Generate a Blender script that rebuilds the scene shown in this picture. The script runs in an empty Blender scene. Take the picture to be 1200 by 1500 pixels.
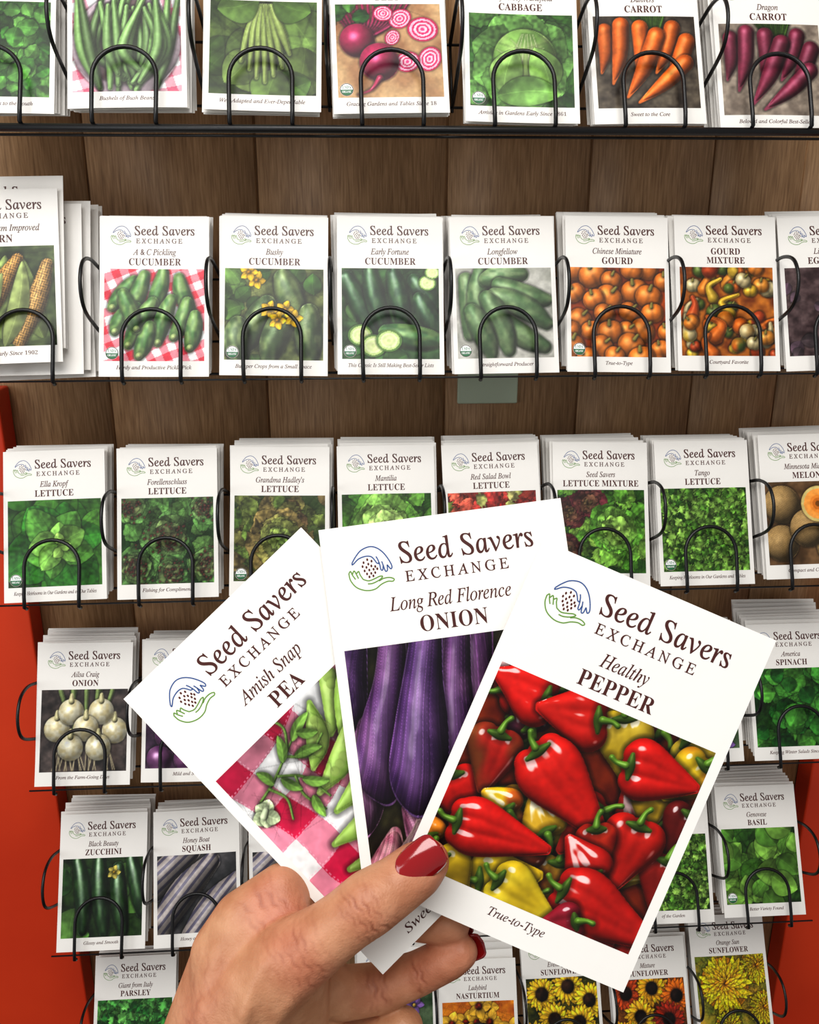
import bpy, bmesh, math, random
import numpy as np
from mathutils import Vector, Matrix
random.seed(7)
SC=bpy.context.scene
SC.view_settings.view_transform='Standard'
try: SC.view_settings.look='Medium High Contrast'
except Exception: pass
COL=SC.collection
ZC=1.45
D=0.714

# ------------------------------------------------------------ helpers
def s2l(c):
    c=np.asarray(c,dtype=np.float64)
    return np.where(c<=.04045,c/12.92,((c+.055)/1.055)**2.4)
def rgb(r,g,b): return np.array([r,g,b])/255.
def link(o): COL.objects.link(o); return o
def mesh_quads(name,V,Q,C=None,smooth=None,mat=None,T=None):
    me=bpy.data.meshes.new(name)
    V=np.asarray(V,dtype=np.float32); Q=np.asarray(Q,dtype=np.int32)
    nt_=0 if T is None else len(T)
    idx=Q.ravel() if not nt_ else np.concatenate([Q.ravel(),np.asarray(T,dtype=np.int32).ravel()])
    me.vertices.add(len(V)); me.vertices.foreach_set('co',V.ravel())
    me.loops.add(len(idx)); me.loops.foreach_set('vertex_index',idx)
    st=np.arange(0,Q.size,4,dtype=np.int32)
    if nt_: st=np.concatenate([st,Q.size+np.arange(0,nt_*3,3,dtype=np.int32)])
    me.polygons.add(len(st)); me.polygons.foreach_set('loop_start',st)
    if smooth is not None:
        sm=np.asarray(smooth,dtype=bool)
        if nt_: sm=np.concatenate([sm,np.ones(nt_,dtype=bool)])
        me.polygons.foreach_set('use_smooth',sm)
    me.update(calc_edges=True)
    if C is not None:
        a=me.color_attributes.new('Col','FLOAT_COLOR','POINT')
        C4=np.ones((len(V),4),dtype=np.float32); C4[:,:3]=s2l(np.clip(C,0,1))
        a.data.foreach_set('color',C4.ravel())
    if mat: me.materials.append(mat)
    return me
def catmull(P,n=8):
    P=[np.array(p,dtype=float) for p in P]
    P=[2*P[0]-P[1]]+P+[2*P[-1]-P[-2]]
    out=[]
    for i in range(1,len(P)-2):
        for k in range(n):
            t=k/n
            out.append(.5*((2*P[i])+(-P[i-1]+P[i+1])*t+(2*P[i-1]-5*P[i]+4*P[i+1]-P[i+2])*t*t+(-P[i-1]+3*P[i]-3*P[i+1]+P[i+2])*t**3))
    out.append(P[-2]); return np.array(out)

# ------------------------------------------------------------ materials
def newmat(name):
    m=bpy.data.materials.new(name); m.use_nodes=True
    nt=m.node_tree; b=nt.nodes['Principled BSDF']; return m,nt,b
def N(nt,t,**k):
    n=nt.nodes.new(t)
    for a,v in k.items(): setattr(n,a,v)
    return n
def print_mat():
    m,nt,b=newmat('printed_paper')
    a=N(nt,'ShaderNodeAttribute',attribute_name='Col')
    tc=N(nt,'ShaderNodeTexCoord')
    no=N(nt,'ShaderNodeTexNoise'); no.inputs['Scale'].default_value=35; no.inputs['Detail'].default_value=3
    nt.links.new(tc.outputs['Object'],no.inputs['Vector'])
    bu=N(nt,'ShaderNodeBump'); bu.inputs['Strength'].default_value=.18; bu.inputs['Distance'].default_value=.002
    nt.links.new(no.outputs['Fac'],bu.inputs['Height'])
    nt.links.new(a.outputs['Color'],b.inputs['Base Color'])
    nt.links.new(bu.outputs['Normal'],b.inputs['Normal'])
    b.inputs['Roughness'].default_value=.36
    b.inputs['Specular IOR Level'].default_value=.38
    return m
MP=print_mat()
m,nt,b=newmat('black_wire'); b.inputs['Base Color'].default_value=(.006,.006,.007,1); b.inputs['Roughness'].default_value=.35
no=N(nt,'ShaderNodeTexNoise'); no.inputs['Scale'].default_value=300
bu=N(nt,'ShaderNodeBump'); bu.inputs['Strength'].default_value=.1
nt.links.new(no.outputs['Fac'],bu.inputs['Height']); nt.links.new(bu.outputs['Normal'],b.inputs['Normal'])
MW=m
def noisy(name,c1,c2,scale=6,rough=.6,stretch=(1,1,1),bump=.1):
    m,nt,b=newmat(name)
    tc=N(nt,'ShaderNodeTexCoord'); mp=N(nt,'ShaderNodeMapping'); mp.inputs['Scale'].default_value=stretch
    no=N(nt,'ShaderNodeTexNoise'); no.inputs['Scale'].default_value=scale; no.inputs['Detail'].default_value=6
    cr=N(nt,'ShaderNodeValToRGB'); cr.color_ramp.elements[0].position=.3; cr.color_ramp.elements[1].position=.7
    cr.color_ramp.elements[0].color=(*s2l(c1),1); cr.color_ramp.elements[1].color=(*s2l(c2),1)
    nt.links.new(tc.outputs['Object'],mp.inputs[0]); nt.links.new(mp.outputs[0],no.inputs['Vector'])
    nt.links.new(no.outputs['Fac'],cr.inputs[0]); nt.links.new(cr.outputs[0],b.inputs['Base Color'])
    bu=N(nt,'ShaderNodeBump'); bu.inputs['Strength'].default_value=bump; bu.inputs['Distance'].default_value=.003
    nt.links.new(no.outputs['Fac'],bu.inputs['Height']); nt.links.new(bu.outputs['Normal'],b.inputs['Normal'])
    b.inputs['Roughness'].default_value=rough
    return m
def wood_mat():
    m,nt,b=newmat('wood_panelling')
    tc=N(nt,'ShaderNodeTexCoord'); mp=N(nt,'ShaderNodeMapping'); mp.inputs['Scale'].default_value=(14,14,1.3)
    n1=N(nt,'ShaderNodeTexNoise'); n1.inputs['Scale'].default_value=1.6; n1.inputs['Detail'].default_value=3; n1.inputs['Distortion'].default_value=.8
    nt.links.new(tc.outputs['Object'],mp.inputs[0]); nt.links.new(mp.outputs[0],n1.inputs['Vector'])
    mm=N(nt,'ShaderNodeMath',operation='MULTIPLY'); mm.inputs[1].default_value=60
    sn=N(nt,'ShaderNodeMath',operation='SINE')
    nt.links.new(n1.outputs['Fac'],mm.inputs[0]); nt.links.new(mm.outputs[0],sn.inputs[0])
    mp2=N(nt,'ShaderNodeMapping'); mp2.inputs['Scale'].default_value=(200,200,12)
    n2=N(nt,'ShaderNodeTexNoise'); n2.inputs['Scale'].default_value=3; n2.inputs['Detail'].default_value=4
    nt.links.new(tc.outputs['Object'],mp2.inputs[0]); nt.links.new(mp2.outputs[0],n2.inputs['Vector'])
    a=N(nt,'ShaderNodeMath',operation='MULTIPLY_ADD'); a.inputs[1].default_value=.045
    nt.links.new(sn.outputs[0],a.inputs[0]); nt.links.new(n2.outputs['Fac'],a.inputs[2])
    cr=N(nt,'ShaderNodeValToRGB'); e=cr.color_ramp.elements
    e[0].position=.25; e[0].color=(*s2l(rgb(132,101,71)),1); e[1].position=.75; e[1].color=(*s2l(rgb(182,147,110)),1)
    x=e.new(.5); x.color=(*s2l(rgb(160,126,91)),1)
    nt.links.new(a.outputs[0],cr.inputs[0]); nt.links.new(cr.outputs[0],b.inputs['Base Color'])
    bu=N(nt,'ShaderNodeBump'); bu.inputs['Strength'].default_value=.12; bu.inputs['Distance'].default_value=.001
    nt.links.new(n2.outputs['Fac'],bu.inputs['Height']); nt.links.new(bu.outputs['Normal'],b.inputs['Normal'])
    b.inputs['Roughness'].default_value=.5
    return m
MWOOD=wood_mat()
MRED=noisy('red_orange_paint',rgb(196,54,22),rgb(218,70,30),4,.45)
MFLOOR=noisy('dark_floor',rgb(60,50,44),rgb(90,78,68),9,.6)
MPLATE=noisy('pale_plastic',rgb(176,190,168),rgb(188,200,180),12,.4)

# ------------------------------------------------------------ serif lettering: outline glyphs turned into flat print
GC={}
def raw_glyph(body,off,res):
    c=bpy.data.curves.new('g','FONT'); c.body=body; c.size=1; c.offset=off; c.resolution_u=res
    o=bpy.data.objects.new('g',c); me=o.to_mesh()
    n=len(me.vertices); V=np.zeros(n*3); 
    if n: me.vertices.foreach_get('co',V)
    V=V.reshape(-1,3)[:,:2].copy(); me.calc_loop_triangles()
    T=np.zeros(len(me.loop_triangles)*3,dtype=np.int32)
    if len(T): me.loop_triangles.foreach_get('vertices',T)
    o.to_mesh_clear(); bpy.data.objects.remove(o); bpy.data.curves.remove(c)
    return V,T.reshape(-1,3)
def uni(ch,st):
    o=ord(ch)
    if 'A'<=ch<='Z': return chr({'B':0x1D400,'R':0x1D434,'I':0x1D434}[st]+o-65)
    if 'a'<=ch<='z':
        if st=='B': return chr(0x1D41A+o-97)
        if ch=='h': return chr(0x1D489)
        return chr(0x1D44E+o-97)
    if ch.isdigit(): return chr(0x1D7CE+o-48)
    return ch
CAPH={}
def glyph(ch,st,hi):
    k=(ch,st,hi)
    if k in GC: return GC[k]
    off={'B':-.002,'R':.008,'I':.004}[st]+(0 if hi else .005)
    if ch=='h' and st in'RI': off=-.008
    if ch.isdigit() and st!='B': off=-.010
    res=6 if hi else 2
    u=uni(ch,st)
    if ch==' ': GC[k]=(None,None,.25/.66); return GC[k]
    V,T=raw_glyph(u,off,res)
    ref=uni('H',st)
    w1=raw_glyph(ref+u+ref,0,1)[0]; w2=raw_glyph(ref+ref,0,1)[0]
    adv=(w1[:,0].max()-w1[:,0].min())-(w2[:,0].max()-w2[:,0].min())
    if st not in CAPH:
        h=raw_glyph(ref,0,1)[0]; CAPH[st]=h[:,1].max()-h[:,1].min()
    V=V.copy()
    if st=='R' and not ch.isdigit() and ch not in "&'-.": V[:,0]-=.262*V[:,1]
    s=CAPH[st]; GC[k]=(V/s,T,adv/s)
    return GC[k]
class Sheet:
    def __init__(s): s.V=[];s.Q=[];s.C=[];s.S=[];s.T=[np.zeros((0,3),int)];s.n=0
    def add(s,v,q,c,smooth=True):
        v=np.asarray(v,float); q=np.asarray(q,int)
        s.V.append(v); s.Q.append(q+s.n)
        c=np.asarray(c,float); s.C.append(c if c.ndim==2 else np.tile(c,(len(v),1)))
        s.S.append(np.full(len(q),smooth)); s.n+=len(v)
    def addt(s,v,t,c):
        s.V.append(v); s.T.append(t+s.n); s.C.append(np.tile(c,(len(v),1))); s.n+=len(v)
    def ribbon(s,P,W,z,c):
        P=np.asarray(P,float)
        if len(P)<2: return
        d=np.gradient(P,axis=0); L=np.hypot(d[:,0],d[:,1])+1e-9; d/=L[:,None]
        nrm=np.stack([-d[:,1],d[:,0]],1); W=np.broadcast_to(W,(len(P),))
        a=P+nrm*W[:,None]/2; b2=P-nrm*W[:,None]/2
        v=np.zeros((2*len(P),3)); v[0::2,:2]=a; v[1::2,:2]=b2; v[:,2]=z
        i=np.arange(len(P)-1)*2
        q=np.stack([i+1,i+3,i+2,i],1); s.add(v,q,c)
    def disk(s,x,y,r,z,c,n=8,a0=0,a1=360,ry=None):
        ry=ry or r
        t=np.radians(np.linspace(a0,a1,n*2+1))
        for k in range(n):
            i=2*k
            v=[(x,y,z)]+[(x+r*math.cos(t[j]),y+ry*math.sin(t[j]),z) for j in (i,i+1,i+2)]
            s.add(v,[[0,1,2,3]],c)
def text(sh,s,x,y,cap,col,width=None,maxw=None,st='R',align='l',track=0,hi=False,z=.08,wide=1.0):
    gs=[glyph(c,st,hi) for c in s]
    w=(sum(g[2]+track for g in gs)-track)*cap
    sx=wide
    if width: sx=width/w
    elif maxw and w*wide>maxw: sx=maxw/w
    w*=sx
    if align=='c': x-=w/2
    for V,T,adv in gs:
        if V is not None and len(T):
            v=np.zeros((len(V),3)); v[:,0]=V[:,0]*cap*sx+x; v[:,1]=V[:,1]*cap+y; v[:,2]=z
            sh.addt(v,T,col)
        x+=(adv+track)*cap*sx
BROWN=rgb(78,40,38); BLUE=rgb(58,88,144); GREENL=rgb(106,148,72)
def logo(sh,x,y,sc=1.,n=6,z=.08):
    B=[[(-7.2,2.6),(-5.4,5),(-3,7.2),(.4,8.2),(3.2,7.4),(5.6,5.2),(7.4,2.2),(8.4,-.6),(7.8,-1.6),(6.6,.2)],
       [(-6.6,2.2),(-4.4,3.9),(-1.6,4.6),(.6,4.2),(1.8,2.8),(2.6,1.4),(3.4,1.2),(3.2,2.6),(2.6,4)],
       [(6.6,.2),(6.4,-2),(5.6,-2.2),(5,.2),(4.6,1.8)],[(5,.2),(4.6,-1.6),(3.9,-1.4),(3.7,.4),(3.5,1.6)],[(-7.2,2.6),(-7.2,1.9),(-6.6,2.2)]]
    Gs=[[(-9,-1.4),(-8.6,-4.2),(-6.6,-7.2),(-3,-8.9),(.6,-8.8),(3.4,-7.2),(6,-6.4),(8,-6.6),(8.6,-5.8),(7,-5),(4.6,-5),(2.6,-5.8)],
        [(-9,-1.4),(-8.2,-.6),(-7.6,-2.2),(-6.6,-4)],[(-7.6,-1.8),(-6.8,-.6),(-6.2,-1.6),(-5.4,-3.8)],[(-6,-1.8),(-5,-1),(-4.6,-2.4),(-3.6,-4.4)],
        [(-3.6,-4.4),(-1.4,-5.2),(1.2,-4.6),(3,-4),(4.2,-4.2),(2.8,-5.4),(0,-6.4),(-2,-6.4)]]
    for P in B: sh.ribbon(catmull(P,n)*sc+[x,y],.47*sc,z,BLUE)
    for P in Gs: sh.ribbon(catmull(P,n)*sc+[x,y],.47*sc,z,GREENL)
    for (a,b) in [(-1.0,3.2),(.6,2.4),(-2.6,2.2),(-.8,1.4),(-3.2,.7),(-1.7,.2),(.3,.5),(1.8,.1),(-2.6,-1.1),(-.7,-1.0),(1.0,-.9),(2.5,-.9),(-1.8,-2.4),(-.1,-2.4),(1.5,-2.3),(.6,-3.5),(-1,-3.7)]:
        sh.disk(x+a*sc,y+b*sc,.42*sc,z,rgb(84,38,34),n=3,ry=.6*sc)

# ------------------------------------------------------------ printed photo painter
def vnoise(ny,nx,cy,cx,rs):
    g=rs.rand(cy+2,cx+2); yy=np.linspace(0,cy,ny); xx=np.linspace(0,cx,nx)
    y0=np.minimum(yy.astype(int),cy); x0=np.minimum(xx.astype(int),cx); fy=yy-y0; fx=xx-x0
    fy=fy*fy*(3-2*fy); fx=fx*fx*(3-2*fx)
    a=g[np.ix_(y0,x0)];b=g[np.ix_(y0,x0+1)];c=g[np.ix_(y0+1,x0)];d=g[np.ix_(y0+1,x0+1)]
    return (a*(1-fx)+b*fx)*(1-fy[:,None])+(c*(1-fx)+d*fx)*fy[:,None]
def boxblur(A,k,it=3):
    if k<1: return A
    for _ in range(it):
        for ax in(0,1):
            P=np.pad(A,[(k+1,k) if a==ax else (0,0) for a in(0,1)],mode='edge'); c=np.cumsum(P,axis=ax)
            A=(np.take(c,range(2*k+1,c.shape[ax]),axis=ax)-np.take(c,range(0,c.shape[ax]-2*k-1),axis=ax))/(2*k+1)
    return A
class Pic:
    W=75.;H=69.
    def __init__(s,res=.6,seed=1):
        s.res=res; s.nx=int(round(s.W/res))+1; s.ny=int(round(s.H/res))+1
        s.x=np.linspace(0,s.W,s.nx); s.y=np.linspace(0,s.H,s.ny)
        s.X,s.Y=np.meshgrid(s.x,s.y); s.c=np.zeros((s.ny,s.nx,3)); s.rs=np.random.RandomState(seed); s.r=random.Random(seed)
    def noise(s,cells,oct=3):
        o=0;a=1;t=0
        for k in range(oct):
            o=o+a*vnoise(s.ny,s.nx,int(cells*2**k),int(cells*2**k),s.rs); t+=a; a*=.55
        return o/t
    def bg(s,c1,c2,cells=8,con=1.8):
        n=np.clip((s.noise(cells)-.5)*con+.5,0,1)[...,None]; s.c=c1*(1-n)+c2*n
    def gingham(s,col,size=8,ang=20,warp=1.2):
        a=math.radians(ang); wx=s.noise(3,2)-.5; wy=s.noise(3,2)-.5
        u=s.X*math.cos(a)+s.Y*math.sin(a)+warp*np.sin(s.Y*.13)+warp*5*wx; v=-s.X*math.sin(a)+s.Y*math.cos(a)+warp*np.sin(s.X*.11)+warp*5*wy
        k=((u//size)%2+(v//size)%2)/2.; k=k[...,None]
        s.c=np.ones_like(s.c)*.93*(1-k)+col*k; s.u=u; s.v=v
    def win(s,x0,x1,y0,y1):
        i0=max(0,int(x0/s.res)-1);i1=min(s.nx,int(x1/s.res)+3);j0=max(0,int(y0/s.res)-1);j1=min(s.ny,int(y1/s.res)+3)
        if i1-i0<3 or j1-j0<3: return None
        return slice(j0,j1),slice(i0,i1)
    def comp(s,w,a,c): s.c[w]=s.c[w]*(1-a[...,None])+c*a[...,None]
    def blob(s,paths,col,col2=None,amb=.3,spec=.35,shin=25,nsc=10,flat=1.,tex=None,shadow=.5,glint=0,soft=.16):
        segs=[];allp=[]
        for pts,rad in paths:
            pts=np.array(pts,float); rad=np.array(rad,float)
            if len(pts)>1:
                cp=catmull(pts,6); rr=catmull(rad[:,None],6)[:,0] if len(rad)==len(pts) else np.interp(np.linspace(0,len(rad)-1,len(cp)),np.arange(len(rad)),rad)
                rr=np.maximum(rr,.1)
                for i in range(len(cp)-1): segs.append((cp[i],cp[i+1],rr[i],rr[i+1]))
            else: cp=pts;rr=rad; segs.append((cp[0],cp[0]+[.01,0],rr[0],rr[0]))
            allp+=[(p[0],p[1],r) for p,r in zip(cp,rr)]
        S=np.array(allp); rm=S[:,2].max(); m=rm+1.5
        w=s.win(S[:,0].min()-m,S[:,0].max()+m,S[:,1].min()-m,S[:,1].max()+m)
        if w is None: return
        X=s.X[w];Y=s.Y[w]; h=np.full_like(X,-rm*rm*1.2); sd=np.full_like(X,-9.)
        for a_,b_,ra,rb in segs:
            d=b_-a_; L2=d@d+1e-9
            t=np.clip(((X-a_[0])*d[0]+(Y-a_[1])*d[1])/L2,0,1); r=ra+(rb-ra)*t
            d2=(X-a_[0]-t*d[0])**2+(Y-a_[1]-t*d[1])**2
            h=np.maximum(h,r*r-d2); sd=np.maximum(sd,r-np.sqrt(d2))
        k=int(round(soft*rm/s.res))
        h=boxblur(h,k); 
        if k>0: sd=boxblur(sd,max(1,k//2),1)
        h=np.sqrt(np.maximum(h,.01*rm*rm))
        if shadow: s.c[w]*=(1-shadow*np.clip((sd+1.8)/1.8,0,1)[...,None])
        al=np.clip(sd/s.res+.5,0,1)
        gy,gx=np.gradient(h*flat,s.res); gx=np.clip(gx,-3,3);gy=np.clip(gy,-3,3); n=1/np.sqrt(gx*gx+gy*gy+1)
        lx,ly,lz=-.42,.5,.76
        lam=np.clip((-gx*lx-gy*ly+lz)*n,0,1)
        hx,hy,hz=-.22,.27,.94
        hd=np.clip((-gx*hx-gy*hy+hz)*n,0,1)
        sp=hd**shin
        base=np.ones(X.shape+(3,))*col
        if col2 is not None:
            nn=vnoise(X.shape[0],X.shape[1],max(2,nsc),max(2,nsc),s.rs); nn=np.clip((nn-.5)*2.2+.5,0,1)[...,None]
            base=base*(1-nn)+col2*nn
        if tex is not None: base=tex(X,Y,base)
        c=base*(amb+(1-amb)*lam)[...,None]+(spec*sp)[...,None]
        if glint:
            nz=vnoise(X.shape[0],X.shape[1],12,12,s.rs)
            c=c+(glint*np.clip((hd-.972-.02*nz)*90,0,1)*(al>.9))[...,None]*(1-c)
            h2=np.clip((-gx*.45-gy*-.25+.85)*n,0,1); c=c+(.35*glint*np.clip((h2-.985)*120,0,1))[...,None]*(1-c)
        s.comp(w,al,np.clip(c,0,1))
    def ball(s,x,y,r,col,**k): s.blob([([(x,y)],[r])],col,**k)
    def leaf(s,x,y,L,Wd,ang,col,vein=1.25,ruff=0,dark=.5):
        ca,sa=math.cos(ang),math.sin(ang); m=L+Wd
        w=s.win(x-m,x+m,y-m,y+m)
        if w is None: return
        X=s.X[w]-x;Y=s.Y[w]-y; a=X*ca+Y*sa; b=-X*sa+Y*ca; b=b+.06*L*np.sin(a/L*3.1)*(1 if s.r.random()<.5 else -1); t=a/L
        ph=s.r.random()*6
        prof=np.sin(np.pi*np.clip(t,0,1)**.85)**.7
        hw=Wd*prof
        if ruff: hw=hw*(1+ruff*np.sin(t*19+ph+np.sign(b))+ruff*.6*np.sin(t*43+2*ph))
        sd=np.where((t>0)&(t<1),hw-np.abs(b),-1)
        s.c[w]*=(1-.5*np.clip((sd+1.3)/1.3,0,1)*((t>-.05)&(t<1.05)))[...,None]
        al=np.clip(sd/s.res+.5,0,1)*((t>0)&(t<1))
        q=np.clip(np.abs(b)/(hw+1e-3),0,1)
        lit=math.cos(ang-2.2)>0
        side=np.sign(b)*(1 if lit else -1)
        nn=vnoise(X.shape[0],X.shape[1],max(3,int(X.shape[0]*s.res/(2.2 if ruff else 4))),max(3,int(X.shape[1]*s.res/(2.2 if ruff else 4))),s.rs)-.5
        sh=dark+(1-dark)*(.62+.38*side*np.sin(q*2.4))*(1-.25*q)+nn*(.30+ruff*1.3)
        if s.res<.4: sh=sh+.05*np.sin(t*26-q*6+ph)*(q<.95)
        sh=sh*(.72+.4*np.clip(t,0,1))
        v=np.clip(1-np.abs(b)/max(.35,s.res*.8),0,1)*.3*(t<.85)
        c=col*sh[...,None]*1.2+v[...,None]*.5*vein*col
        s.comp(w,al,np.clip(c,0,1))
    def leaves(s,n,L,Wd,c1,c2,ruff=0,area=(0,75,0,69)):
        for i in range(n):
            k=s.r.random(); l=L*(.7+.6*s.r.random())
            s.leaf(s.r.uniform(area[0]-L*.3,area[1]),s.r.uniform(area[2]-L*.3,area[3]),l,Wd*l/L,s.r.uniform(0,6.28),(c1*(1-k)+c2*k)*s.r.uniform(.8,1.15),ruff=ruff)
    def rosette(s,x,y,R,co,ci,rings=5,n=9,wid=.42,ruff=.08):
        for k in range(rings):
            f=1-k/rings; c=co*f+ci*(1-f)
            for i in range(n):
                a=i/n*6.283+k*.9+s.r.uniform(-.3,.3); L=R*(.25+.75*f)*s.r.uniform(.75,1.15)
                s.leaf(x,y,L,L*wid*s.r.uniform(.85,1.15),a,c*s.r.uniform(.75,1.2),ruff=ruff)
        for i in range(5): s.leaf(x+s.r.uniform(-2,2),y+s.r.uniform(-2,2),R*.2,R*.09,s.r.uniform(0,6.28),ci*s.r.uniform(.8,1.1),ruff=ruff)
    def ring(s,x,y,r,cols,ry=None,ang=0):
        w=s.win(x-r-1,x+r+1,y-r-1,y+r+1)
        if w is None: return
        ry=ry or r; ca,sa=math.cos(ang),math.sin(ang)
        X=s.X[w]-x;Y=s.Y[w]-y; a=X*ca+Y*sa; b=(-X*sa+Y*ca)*r/ry
        d=np.hypot(a,b); s.c[w]*=(1-.4*np.clip((r+1.5-d)/1.5,0,1)[...,None])
        k=np.clip((d/r*len(cols)).astype(int),0,len(cols)-1)
        s.comp(w,np.clip((r-d)/s.res+.5,0,1),np.array(cols)[k])
    def flower(s,x,y,R,n,col,cen,cr=.3,layers=2):
        for l in range(layers):
            for i in range(n):
                a=(i+.5*l)/n*6.283; s.leaf(x+R*.1*math.cos(a),y+R*.1*math.sin(a),R*(1-.15*l)*s.r.uniform(.9,1.08),R*.22*(8/n)**.6*1.3,a,col*(.9+.15*l+s.r.uniform(-.1,.1)),dark=.75)
        s.ball(x,y,R*cr,cen,col2=cen*.5 if cen.sum()<1.2 else cen*.9,nsc=6,spec=.03)
    def pepper(s,p0,p1,r,col,stem=True,col2=None,stemc=rgb(84,122,36)):
        p0=np.array(p0,float);p1=np.array(p1,float);d=p1-p0;L=np.hypot(*d);d/=L;n=np.array([-d[1],d[0]])
        bend=s.r.uniform(-.14,.14)*L; fa=s.r.uniform(.9,1.1); 
        P=[]
        for o in(-.5,.03,.46):
            P.append(([p0+n*o*r*.9+d*r*.42,p0+n*o*r*1.05+d*L*.27,p0+n*(o*r*.62+bend*.5)+d*L*.6,p0+n*(o*r*.12+bend)+d*(L-r*.14)],[r*.44,r*.57*fa,r*.36,r*.12]))
        s.blob(P,col,col2=col2,amb=.28,spec=.08,shin=10,nsc=4,flat=.85,glint=.72,soft=.10,shadow=.6)
        if stem:
            s.blob([([p0+d*r*.3+n*q*r for q in(-.42,0,.42)],[.7,1.6,.7])],stemc*.9,spec=.1,shadow=.35)
            s.blob([([p0+d*r*.15,p0-d*1.8+n*.5,p0-d*3.6+n*1.7],[1.3,.8,.95])],stemc*1.2,spec=.2,shadow=.35)
    def finish(s,g=.1):
        n=s.noise(30,2)[...,None]; s.c=np.clip(s.c*(1+g*(n-.5)*2),0,1); return s
R_=rgb
GD=R_(22,48,16); G1=R_(60,110,38); G2=R_(120,170,70); G3=R_(170,205,110)
def p_greens(p): p.bg(GD*.7,G1,8); p.leaves(90,13,5.5,R_(48,104,34),R_(110,172,78),.05)
def p_bush(p):
    p.gingham(R_(205,90,120),7,15,.5)
    p.ball(37,34,37,R_(196,176,186),flat=.25,spec=.05); p.ball(37,36,31,R_(120,100,100),flat=.1,spec=0)
    for i in range(28):
        x=p.r.uniform(8,66);t=p.r.uniform(-12,12);c=p.r.uniform(.75,1.2)
        p.blob([([(37+(x-37)*.5+t*.7,4+p.r.uniform(-4,12)),(x+p.r.uniform(-5,5),32),(x+t,70+p.r.uniform(-12,8))],[1.6,3.6,1.3])],R_(122,164,92)*c,spec=.2,shin=12)
def p_pole(p):
    p.bg(R_(30,45,18),R_(88,110,52),6); p.leaves(16,32,14,R_(62,92,40),R_(110,134,66))
    for x,y,l in((22,24,2),(28,18,1),(33,12,1),(39,9,0),(45,14,-1),(51,20,-2),(56,30,-2)): p.blob([([(38+(x-38)*.25,66),(x*.8+7.6+l,46),(x,y)],[1.4,3.0,1.2])],R_(164,188,100),spec=.2)
    p.leaf(34,70,30,13,3.4,R_(90,120,56)); p.leaf(44,70,28,12,-.3,R_(84,116,50))
def p_beet(p):
    p.bg(R_(150,104,70),R_(205,168,122),4)
    for i in range(15): p.blob([([(16,40),(6+i*2.5,54),(i*4.2-6,70)],[1.3,1.1,.9])],R_(170,24,84)*p.r.uniform(.8,1.2),spec=.2)
    p.leaves(9,18,7,R_(40,90,36),R_(84,138,60),.05,(0,42,60,76))
    cr=[R_(226,60,130),R_(244,196,214),R_(214,30,104),R_(244,200,218),R_(206,24,96),R_(240,180,204),R_(190,20,84)]
    for x,y,r,a in((46,58,8.5,.5),(34,62,7,0),(62,50,11,0),(66,28,9.5,1),(50,26,9,.3),(40,44,6,.9)): p.ring(x,y,r,cr,ry=r*.82,ang=a)
    p.ball(15,42,12.5,R_(176,30,84),spec=.4); p.ball(30,26,14,R_(184,26,86),spec=.4)
    p.blob([([(30,14),(24,6),(14,2)],[2.4,1,.4])],R_(180,40,84))
def p_cabbage(p):
    p.bg(GD,G1,8); p.leaves(26,30,14,R_(54,104,40),R_(100,150,74),.05)
    for i in range(9):
        a=i*.7; p.leaf(38+8*math.cos(a),34+8*math.sin(a),30,18,a,R_(110,162,80)*p.r.uniform(.8,1.1),ruff=.04)
    p.ball(40,35,23,R_(184,218,130),col2=R_(140,190,92),nsc=6,spec=.08,flat=.9)
    for x0,x1,x2 in((24,30,38),(30,34,39),(36,38,41),(44,43,42),(52,47,44),(58,52,46)): p.blob([([(x0,18),(x1,34),(x2,54)],[.7,.5,.2])],R_(220,236,176),spec=0,shadow=.2)
    for x0,y0,x1,y1 in((30,34,20,42),(34,30,24,30),(44,36,54,44),(48,30,58,34),(38,40,30,50)): p.blob([([(x0,y0),((x0+x1)/2,(y0+y1)/2+1),(x1,y1)],[.35,.3,.2])],R_(206,226,160),spec=0,shadow=.15)
    p.leaf(24,10,34,12,1.3,R_(150,194,104)); p.leaf(58,12,34,12,1.9,R_(140,186,94)); p.leaf(20,8,46,11,.05,R_(128,178,90))
def carrots(p,col,bg1,bg2):
    p.bg(bg1,bg2,10)
    for i in range(16): p.blob([([(34+i,60),(24+i*2,74)],[1,.8])],R_(74,110,40)*p.r.uniform(.8,1.3),spec=.1)
    for (x0,y0,x1,y1,r) in((8,58,4,26,7),(20,62,12,18,7.6),(34,60,30,24,7.6),(58,60,44,26,7.6),(46,54,22,8,8.4),(68,50,50,18,8),(66,34,30,4,7.6)):
        mx=(x0+x1)/2+2
        p.blob([([(x0,y0),(mx,(y0+y1)/2),(x1,y1)],[r*.8,r*.72,r*.12])],col*p.r.uniform(.85,1.1),col2=col*.85,nsc=5,spec=.25,shin=14)
def p_carrot(p): carrots(p,R_(248,112,26),R_(44,36,30),R_(104,94,80))
def p_dragon(p): carrots(p,R_(130,40,66),R_(110,98,88),R_(168,154,138))
def p_corn(p):
    p.bg(R_(30,44,20),R_(120,140,80),6)
    def t(X,Y,b):
        k=.75+.25*np.sign(np.sin(X*2.4+Y*1.2)*np.sin(Y*2.4-X*1.2)); return b*k[...,None]
    for a in range(5): p.leaf(10+a*14,5,58,9,1.2+a*.15,R_(140,162,90))
    p.blob([([(20,10),(36,38),(50,60)],[5,7.5,4])],R_(244,180,90),tex=t,spec=.1)
    p.blob([([(50,4),(62,30),(70,56)],[5,7,4])],R_(246,190,106),tex=t,spec=.1); p.leaf(8,2,58,7,1.0,R_(150,166,100)); p.leaf(40,0,60,7,1.35,R_(150,166,100))
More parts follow.
